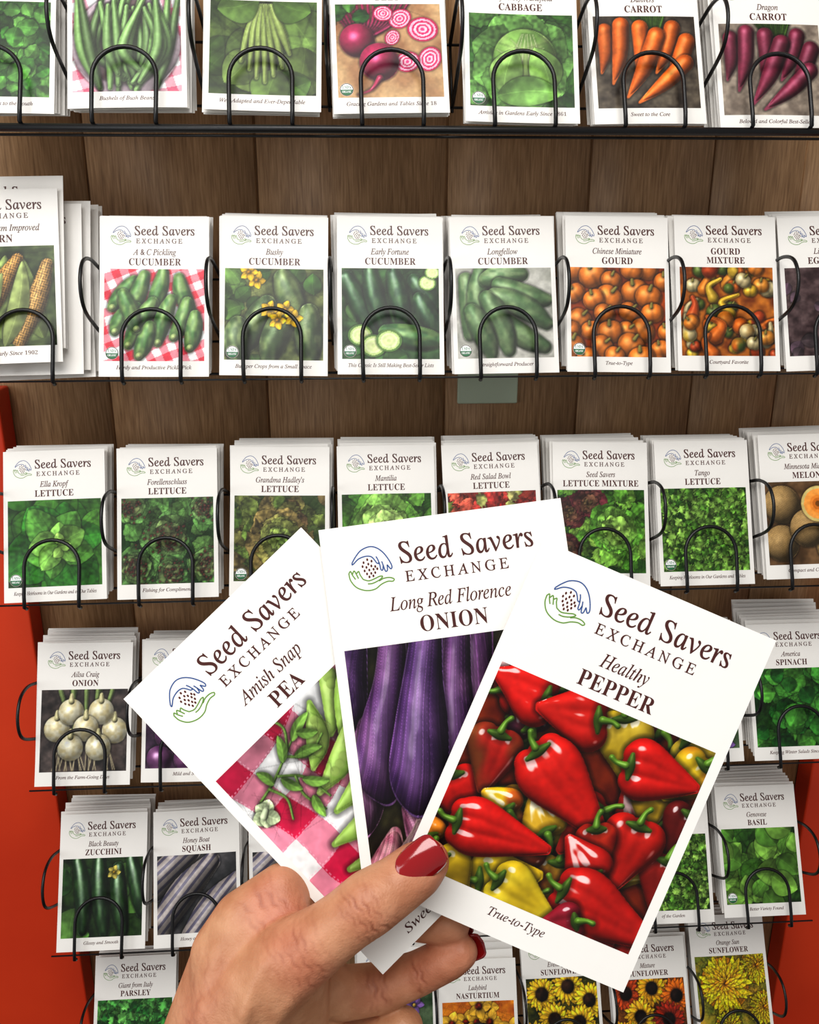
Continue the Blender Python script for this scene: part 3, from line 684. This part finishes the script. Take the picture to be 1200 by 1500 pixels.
R3=[(x3[0],'Ella Kropf','LETTUCE','Keeping Heirlooms in Our Gardens and on Our Tables',p_ella,1,'bright butterhead lettuce'),(x3[1],'Forellenschluss','LETTUCE','Fishing for Compliments',p_forel,0,'speckled lettuce heads'),(x3[2],"Grandma Hadley's",'LETTUCE','Keeping Gardens Growing',p_hadley,1,'bronze-tinged lettuce'),
 (x3[3],'Mantilia','LETTUCE','Buttery and Tender',p_mant,0,'pale head lettuce'),(x3[4],'Red Salad Bowl','LETTUCE','Bright and Beautiful',p_red,0,'red leaf lettuce'),(x3[5],'Seed Savers','LETTUCE MIXTURE','A Colorful Blend',p_lmix,0,'green and red lettuces'),
 (x3[6],'Tango','LETTUCE','Keeping Heirlooms in Our Gardens and Tables',p_tango,1,'frilly green lettuce'),(x3[7],'Minnesota Midget','MELON','Compact and Cold Hardy',p_melon,0,'netted orange melons')]
R4=[(-.3005,'Ailsa Craig','ONION','From the Farm-Going Days',p_onw,0,'pale onion bulbs'),(-.2045,'Red Wethersfield','ONION','Mild and Sweet',p_onr,0,'red onions'),(.284,'','PEPPER','Hot and Tasty',p_viol,0,'garden flowers'),(.381,'America','SPINACH','Keeping Winter Salads Since 19',p_spin,0,'dark spinach leaves')]
R5=[(-.3045,'Black Beauty','ZUCCHINI','Glossy and Smooth',p_zuc,0,'dark green zucchini'),(-.2096,'Honey Boat','SQUASH','Honey of a Squash',p_squash,0,'striped grey squash'),(-.114,'','SQUASH','',p_squash,0,'striped squash'),(.276,'','TOMATILLO','of the Garden',p_tango,0,'green foliage'),(.373,'Genovese','BASIL','A Better Variety Found',p_basil,1,'green basil leaves')]
R6=[(-.292,'Giant from Italy','PARSLEY','',p_pars,0,'green parsley'),(-.010,'','PHLOX','',p_viol,0,'lilac flowers'),(.0797,'Ladybird','NASTURTIUM','',p_nast,0,'orange nasturtiums'),(.1754,'Evening Sun','SUNFLOWER','',p_sun,0,'yellow sunflowers'),(.2735,'Mixture','SUNFLOWER','',p_sunm,0,'mixed bronze sunflowers'),(.368,'Orange Sun','SUNFLOWER','',p_orange,0,'fluffy orange sunflowers')]
ALL=[R1,R2,R3,R4,R5,R6]
DZ={(0,0):(.006,0,5,.002),(0,1):(.011,0,5,.002),(0,2):(.009,0,5,.002),(0,3):(.008,0,5,.002),(0,4):(.001,0,5,.002),(0,5):(.001,0,5,.002),(0,6):(-.004,0,5,.002),
 (1,0):(.010,-.007,8,.008),(2,7):(.004,-.004,6,.014),(3,3):(.0,0,7,.024),(4,4):(.003,0,7,.018),(5,2):(-.016,0,6,.030),(5,3):(.004,0,4,.012),(5,4):(-.002,0,4,.014),(5,5):(.018,0,4,.010),(5,0):(.004,0,3,.006),(2,4):(0,0,6,.014),(3,0):(0,0,7,.014),(4,0):(0,0,7,.013)}
PS=1.055
RX90=Matrix.Rotation(math.radians(90),4,'X')
ME_back=[packet_mesh('seed_packet_rear','','','',None,seed=k,tint=t_) for k,t_ in((1,1.0),(2,.955))]
rr=random.Random(21)
for ri,row in enumerate(ALL):
    z0=ROWS[ri]
    for ci,(xl,var,tit,tag,pf,bd,desc) in enumerate(row):
        base_r={1:.013,2:.009}.get(ri,.006)
        dz,dy,nb,rise=DZ.get((ri,ci),(0,0,rr.choice([5,6,6,7]),base_r+.005*rr.random()))
        roll=rr.uniform(-1.3,1.3); sc_=PS
        corn=(ri,ci)==(1,0)
        if corn: roll=-2.0; sc_=1.13
        RX=RX90@Matrix.Scale(sc_,4)
        la=math.radians(LEAN[ri])
        FR=Matrix.Translation((0,0,ZC+z0))@Matrix.Rotation(-la,4,'X')
        me=packet_mesh('seed_packet',var,tit,tag,pf,bd,res=.6,seed=ri*10+ci+1,bend=(rr.uniform(-1.6,.8),0))
        o=link(bpy.data.objects.new('seed_packet',me))
        o.matrix_world=FR@Matrix.Translation((xl+.041,dy,dz))@Matrix.Rotation(math.radians(roll),4,'Y')@RX
        o['label']='white seed packet picturing %s in a rack pocket'%desc; o['category']='seed packet'; o['group']='seed packets in the wire rack'
        drift=rr.choice([1,1,-1])*rr.uniform(.0001,.0006)
        for k in range(nb):
            b=link(bpy.data.objects.new('seed_packet',ME_back[k%2]))
            yy=dy+.0045+k*(.034-dy)/max(nb,6)
            up=yy*math.tan(la)*1.0 if ri==0 else 0
            xd=drift*(k+1)+rr.uniform(-.0011,.0011); zd=dz*.8+up+rise*(k+1)/nb+rr.uniform(-.001,.001)
            if corn:
                if k<2: xd=.001; zd=dz+.0125
                else: xd=[0,0,.012,.016,.0185,.020,.0225,.024][k]; zd=[0,0,.004,.009,.003,.010,.006,.012][k]
            b.matrix_world=FR@Matrix.Translation((xl+.041+xd,yy,zd))@Matrix.Rotation(math.radians(roll*.5+rr.uniform(-1.1,1.1)),4,'Y')@RX
            b['label']='white seed packet filed behind another in a rack pocket'; b['category']='seed packet'; b['group']='seed packets in the wire rack'
lf=lambda R:[r[0] for r in R]
rack(0,-.42,.47,lf(R1)+[.380],'black wire rack tier holding bean, beet, cabbage and carrot packets',.0030)
rack(1,-.32,.46,[-.300]+lf(R2)[1:],'black wire rack tier holding corn, cucumber and gourd packets')
rack(2,-.309,.455,lf(R3),'black wire rack tier holding lettuce and melon packets')
rack(3,-.307,.472,[-.3005,-.2045,-.11,-.0145,.083,.180,.284,.381,.477],'black wire rack tier holding onion and spinach packets')
rack(4,-.311,.463,[-.3045,-.2096,-.114,-.017,.081,.178,.276,.373,.468],'black wire rack tier holding zucchini, squash and basil packets')
rack(5,-.298,.455,lf(R6)+[.46],'black wire rack tier holding parsley, nasturtium and sunflower packets')

# ------------------------------------------------------------ camera
psi=math.radians(3.5); pt=math.radians(18.3)
F=Vector((math.sin(psi)*math.cos(pt),math.cos(psi)*math.cos(pt),-math.sin(pt)))
Rv=Vector((math.cos(psi),-math.sin(psi),0)); U=Rv.cross(F)
cam=bpy.data.cameras.new('camera'); co=link(bpy.data.objects.new('camera',cam))
M=Matrix((Rv,U,-F)).transposed().to_4x4(); M.translation=Vector((0,-D,ZC)); co.matrix_world=M
cam.sensor_fit='VERTICAL'; cam.sensor_height=36; cam.lens=1295/1500*36; cam.clip_start=.01
SC.camera=co

# ------------------------------------------------------------ held packets and hand: placed in an upright plane 28 cm away, tipped like the viewer's gaze
HF=M.copy(); HF.translation=Vector((0,-D,ZC))+F*.285
ks=.285/1295
def hp(x,y,w=0):
    f=1-w/285.
    return Vector(((x-600)*ks*f,(750-y)*ks*f,w/1000))
def held(bx,by,w,ang,tilt,me,label):
    o=link(bpy.data.objects.new('seed_packet',me))
    o.matrix_world=HF@Matrix.Translation(hp(bx,by,w))@Matrix.Rotation(math.radians(-tilt),4,'X')@Matrix.Rotation(math.radians(ang),4,'Z')
    o['label']=label; o['category']='seed packet'; o['group']='seed packets fanned in the hand'
held(743,1382,0,-23.3,-.5,packet_mesh('seed_packet','Healthy','PEPPER','True-to-Type',p_pepper,res=.22,seed=3,hi=True,bend=(-.6,0),tagw=20,tagy=6.2),'white seed packet with shiny red and yellow peppers, held under thumb')
held(719,1304,-3.3,7.6,4,packet_mesh('seed_packet','Long Red Florence','ONION','Long and Mild',p_flor,res=.25,seed=4,hi=True,bend=(.3,0)),'white seed packet with long purple onions, fanned in the middle')
held(692,1295,-5.6,44.3,4,packet_mesh('seed_packet','Amish Snap','PEA','Sweet-N-Crunchy Pods',p_pea,res=.25,seed=5,hi=True,bend=(.3,0),tagw=52,tagy=3.4),'white seed packet with pea pods on pink checked cloth')

# hand
ico=bmesh.new(); bmesh.ops.create_icosphere(ico,subdivisions=3,radius=1); ICO=[v.co.copy() for v in ico.verts]; ico.free()
HV=[];HFc=[]
def hull(*sp):
    bm=bmesh.new()
    for (x,y,w_,r) in sp:
        c=hp(x,y,w_)
        for v in ICO: bm.verts.new(c+v*r*ks)
    bmesh.ops.convex_hull(bm,input=bm.verts[:])
    dead=[v for v in bm.verts if not v.link_faces]
    bmesh.ops.delete(bm,geom=dead,context='VERTS'); bm.verts.index_update()
    b0=len(HV); HV.extend([v.co.copy() for v in bm.verts]); HFc.extend([[b0+v.index for v in f.verts] for f in bm.faces]); bm.free()
def chain(L):
    for a,b_ in zip(L[:-1],L[1:]): hull(a,b_)
thumb=[(350,1470,2,70),(425,1407,10,55),(478,1370,14,45),(510,1346,15,43),(541,1323,15.5,45),(578,1299,12,41),(610,1275,10.5,39),(626,1262,9.5,32)]
chain(thumb)
index=[(412,1300,-7,36),(480,1315,-20,38),(545,1330,-25,39),(610,1345,-22,35),(652,1352,-16,32),(662,1352,-15,29)]
middle=[(440,1428,-16,46),(500,1455,-24,41),(552,1448,-28,39),(612,1426,-24,34),(658,1403,-17,32),(674,1394,-15,28)]
ring=[(440,1505,-20,46),(505,1532,-30,41),(545,1522,-32,38),(590,1506,-26,34),(640,1490,-20,28)]
pinky=[(425,1590,-22,44),(480,1620,-30,36),(530,1605,-30,33),(575,1590,-24,27)]
for c in(index,middle,ring[:4],pinky): chain(c)
hull((412,1300,-7,36),(356,1350,-3,46),(334,1400,-3,56),(425,1407,4,48),(350,1470,2,68))
hull((412,1300,-7,36),(334,1400,-6,54),(440,1428,-16,44),(298,1540,-6,70),(350,1470,2,68),(440,1505,-20,44))
hull((440,1428,-16,44),(440,1505,-20,46),(425,1590,-22,44),(298,1545,-6,72),(330,1640,-8,78),(400,1660,-16,66),(350,1470,2,68))
hull((425,1407,6,50),(440,1428,-14,46),(350,1470,2,68),(440,1490,-12,44))
hull((298,1545,-6,72),(330,1640,-8,78),(400,1660,-16,66),(290,1760,0,90),(360,1770,-8,86))
hull((290,1760,0,90),(360,1770,-8,86),(240,2300,20,130),(320,2320,10,125))
me=bpy.data.meshes.new('hand_src'); me.from_pydata([tuple(v) for v in HV],[],HFc); me.update()
ho=link(bpy.data.objects.new('hand',me))
m1=ho.modifiers.new('r','REMESH'); m1.mode='VOXEL'; m1.voxel_size=.00055; m1.use_smooth_shade=True
m2=ho.modifiers.new('s','SMOOTH'); m2.factor=.5; m2.iterations=34
dg=bpy.context.evaluated_depsgraph_get(); ev=ho.evaluated_get(dg); nm=bpy.data.meshes.new_from_object(ev)
ho.modifiers.clear(); ho.data=nm; nm.name='hand'
n=len(nm.vertices); P=np.zeros(n*3,dtype=np.float32); nm.vertices.foreach_get('co',P); P=P.reshape(-1,3).astype(float)
Nn=np.zeros(n*3,dtype=np.float32); nm.vertex_normals.foreach_get('vector',Nn); Nn=Nn.reshape(-1,3).astype(float)
disp=np.zeros(n); red=np.zeros(n); line=np.zeros(n)
def crease(x,y,w_,dx,dy,offs,amp,sg,span,front=True):
    global disp,red,line
    c=np.array(hp(x,y,w_)); d=np.array([dx,-dy,0.]);d/=np.linalg.norm(d); lat=np.array([-d[1],d[0],0])
    q=P-c; t_=q@d; l=q@lat; mask=np.exp(-(l/span)**4)*np.exp(-((q[:,2])/ .016)**4)
    if front: mask=mask*np.clip(Nn[:,2]*1.6,0,1)
    for i,(o,k) in enumerate(offs):
        bow=t_-o*1e-3-(l**2)*16*np.sign(o+.01)+.00035*np.sin(l*1500+o*3+i)
        var=.6+.4*np.sin(l*700+i*2.1)
        g=k*mask*var*np.exp(-(bow/sg)**2)
        disp-=amp*g; line+=g
    red+=mask*np.exp(-(t_/.008)**2)
crease(541,1324,15,75,-56,[(-3.8,.7),(-2.1,1),(-.3,1.2),(1.5,1.1),(3.2,.7),(-5.4,.45),(4.8,.4)],.00042,.00045,.0095)
crease(450,1390,12,75,-56,[(-8,.3),(-6,.4),(-4,.5),(-1.5,.7),(1.2,.9),(3.6,.7),(6,.4),(8.5,.3)],.00034,.0005,.012)
crease(400,1330,0,60,-70,[(-5,.5),(-3,.7),(0,.9),(3,.7),(5,.5)],.00034,.0006,.010)
crease(552,1446,-20,60,-14,[(-2.4,.6),(-.6,1),(1.4,1),(3,.6)],.0004,.0006,.009)
crease(614,1424,-18,60,-22,[(-1,.9),(.8,.9)],.0004,.0006,.009)
crease(330,1480,0,40,-70,[(-15,.3),(-12,.4),(-9,.35),(-6,.5),(-2,.5),(3,.6),(6,.4),(9,.5),(13,.4)],.00026,.0005,.016)
crease(330,1450,0,80,30,[(-10,.3),(-6,.4),(-1,.4),(4,.45),(9,.4)],.0002,.0005,.016)
for (a,b_,am) in (((425,1330),(300,1560),.0011),((395,1390),(330,1620),.0010),((350,1340),(278,1480),.0008),((470,1385),(385,1500),.0010),((330,1420),(270,1560),.0009)):
    A=np.array(hp(*a,0))[:2];B=np.array(hp(*b_,0))[:2];d=B-A;L=np.linalg.norm(d);d/=L
    q=P[:,:2]-A;t_=q@d;l=q@np.array([-d[1],d[0]])+.001*np.sin(t_*160)
    disp+=am*np.exp(-(l/.0026)**2)*np.clip(t_/.01,0,1)*np.clip((L-t_)/.01,0,1)*np.clip(Nn[:,2],0,1)
P2=P+Nn*disp[:,None]
nm.vertices.foreach_set('co',P2.astype(np.float32).ravel()); nm.update()
def near(x,y,w_,s_): return np.exp(-((np.linalg.norm(P-np.array(hp(x,y,w_)),axis=1))/s_)**2)
tip=near(628,1262,9,.014)+near(670,1393,-15,.012)+near(400,1290,0,.012)*.5+near(450,1400,18,.016)*.4
k=np.clip(red*.5+tip*.7,0,1)[:,None]; dk=np.clip(line,0,1)[:,None]
cc=rgb(192,145,112)*(1-k)+rgb(186,118,94)*k; cc=cc*(1-dk*np.array([.16,.24,.26]))
at=nm.color_attributes.new('Col','FLOAT_COLOR','POINT'); C4=np.ones((n,4),dtype=np.float32); C4[:,:3]=s2l(cc); at.data.foreach_set('color',C4.ravel())
ms,nt,b=newmat('skin')
a=N(nt,'ShaderNodeAttribute',attribute_name='Col'); tc=N(nt,'ShaderNodeTexCoord')
n1=N(nt,'ShaderNodeTexNoise'); n1.inputs['Scale'].default_value=110; n1.inputs['Detail'].default_value=5
cr=N(nt,'ShaderNodeValToRGB'); e=cr.color_ramp.elements; e[0].position=.34; e[0].color=(.84,.74,.68,1); e[1].position=.66; e[1].color=(1.05,1.04,1.03,1)
mx=N(nt,'ShaderNodeMix',data_type='RGBA',blend_type='MULTIPLY'); mx.inputs['Factor'].default_value=1
nt.links.new(tc.outputs['Object'],n1.inputs['Vector']); nt.links.new(n1.outputs['Fac'],cr.inputs[0])
nt.links.new(a.outputs['Color'],mx.inputs['A']); nt.links.new(cr.outputs[0],mx.inputs['B']); nt.links.new(mx.outputs['Result'],b.inputs['Base Color'])
vo=N(nt,'ShaderNodeTexVoronoi',feature='DISTANCE_TO_EDGE'); vo.inputs['Scale'].default_value=900; nt.links.new(tc.outputs['Object'],vo.inputs['Vector'])
n3=N(nt,'ShaderNodeTexNoise'); n3.inputs['Scale'].default_value=380; n3.inputs['Detail'].default_value=4; nt.links.new(tc.outputs['Object'],n3.inputs['Vector'])
ad=N(nt,'ShaderNodeMath',operation='MULTIPLY_ADD'); ad.inputs[1].default_value=.35; nt.links.new(vo.outputs['Distance'],ad.inputs[0]); nt.links.new(n3.outputs['Fac'],ad.inputs[2])
bu=N(nt,'ShaderNodeBump'); bu.inputs['Strength'].default_value=.55; bu.inputs['Distance'].default_value=.0005
nt.links.new(ad.outputs[0],bu.inputs['Height']); nt.links.new(bu.outputs['Normal'],b.inputs['Normal'])
b.inputs['Roughness'].default_value=.5; b.inputs['Subsurface Weight'].default_value=.05; b.inputs['Subsurface Radius'].default_value=(1,.35,.2); b.inputs['Subsurface Scale'].default_value=.002
nm.materials.clear(); nm.materials.append(ms)
ho.matrix_world=HF
ho['label']='hand with glossy red nails pinching three seed packets'; ho['category']='hand'
# nails
mn,nt,b=newmat('red_nail_polish'); b.inputs['Base Color'].default_value=(*s2l(rgb(140,4,14)),1); b.inputs['Roughness'].default_value=.1; b.inputs['Coat Weight'].default_value=1; b.inputs['Coat Roughness'].default_value=.02
no=N(nt,'ShaderNodeTexNoise'); no.inputs['Scale'].default_value=200; bu=N(nt,'ShaderNodeBump'); bu.inputs['Strength'].default_value=.03; nt.links.new(no.outputs['Fac'],bu.inputs['Height']); nt.links.new(bu.outputs['Normal'],b.inputs['Normal'])
def nail(c,along,normal,L,Wd,R):
    al=Vector(along).normalized(); nn=Vector(normal); nn=(nn-al*nn.dot(al)).normalized(); ac=al.cross(nn)
    nu,nv=20,24; V=[];Q=[]
    for j in range(nv+1):
        v=-1+2*j/nv
        e=3.6 if v>0 else 2.6
        wv=(1-abs(v)**e)**(1/e) if abs(v)<1 else 0
        wv=max(wv,.03)
        for i in range(nu+1):
            u=(-1+2*i/nu)*wv*Wd/2
            ang=u/R
            V.append(c+al*(v*L/2)+ac*(R*math.sin(ang))+nn*(R*math.cos(ang)-R-(v**2)*.0010*(1 if v>0 else .5)))
    for j in range(nv):
        for i in range(nu):
            a=j*(nu+1)+i; Q.append([a,a+1,a+nu+2,a+nu+1])
    me=mesh_quads('fingernail',[tuple(x) for x in V],Q,None,[True]*len(Q),mn)
    o=bpy.data.objects.new('fingernail',me); o.parent=ho; link(o)
    sm=o.modifiers.new('s','SOLIDIFY'); sm.thickness=.0009; sm.offset=0
    o['label']='glossy dark red polished nail'
nail(hp(616,1264,18.4),(75,57,-6),(-.08,.12,1),.0150,.0126,.0072)
nail(hp(688,1386,-17.5),(.75,.35,.1),(.55,.25,-.8),.010,.010,.006)
nail(hp(674,1350,-19),(.8,.1,.1),(.5,.2,-.85),.009,.009,.006)

# ------------------------------------------------------------ light
w=bpy.data.worlds.new('world'); SC.world=w; w.use_nodes=True
w.node_tree.nodes['Background'].inputs[0].default_value=(1,.985,.965,1); w.node_tree.nodes['Background'].inputs[1].default_value=.33
def area(name,loc,target,size,e,col=(1,1,1)):
    l=bpy.data.lights.new(name,'AREA'); l.shape='RECTANGLE'; l.size=size[0]; l.size_y=size[1]; l.energy=e; l.color=col
    o=link(bpy.data.objects.new(name,l)); o.location=loc; o.rotation_euler=(Vector(target)-Vector(loc)).to_track_quat('-Z','Y').to_euler()
area('ceiling_light',(-.2,-1.15,ZC+1.2),(0,0,ZC-.2),(1.5,.9),25,(1,.98,.95))
area('window_light',(-1.6,-1.5,ZC+.3),(0,0,ZC-.3),(.9,1.2),11,(.95,.98,1))
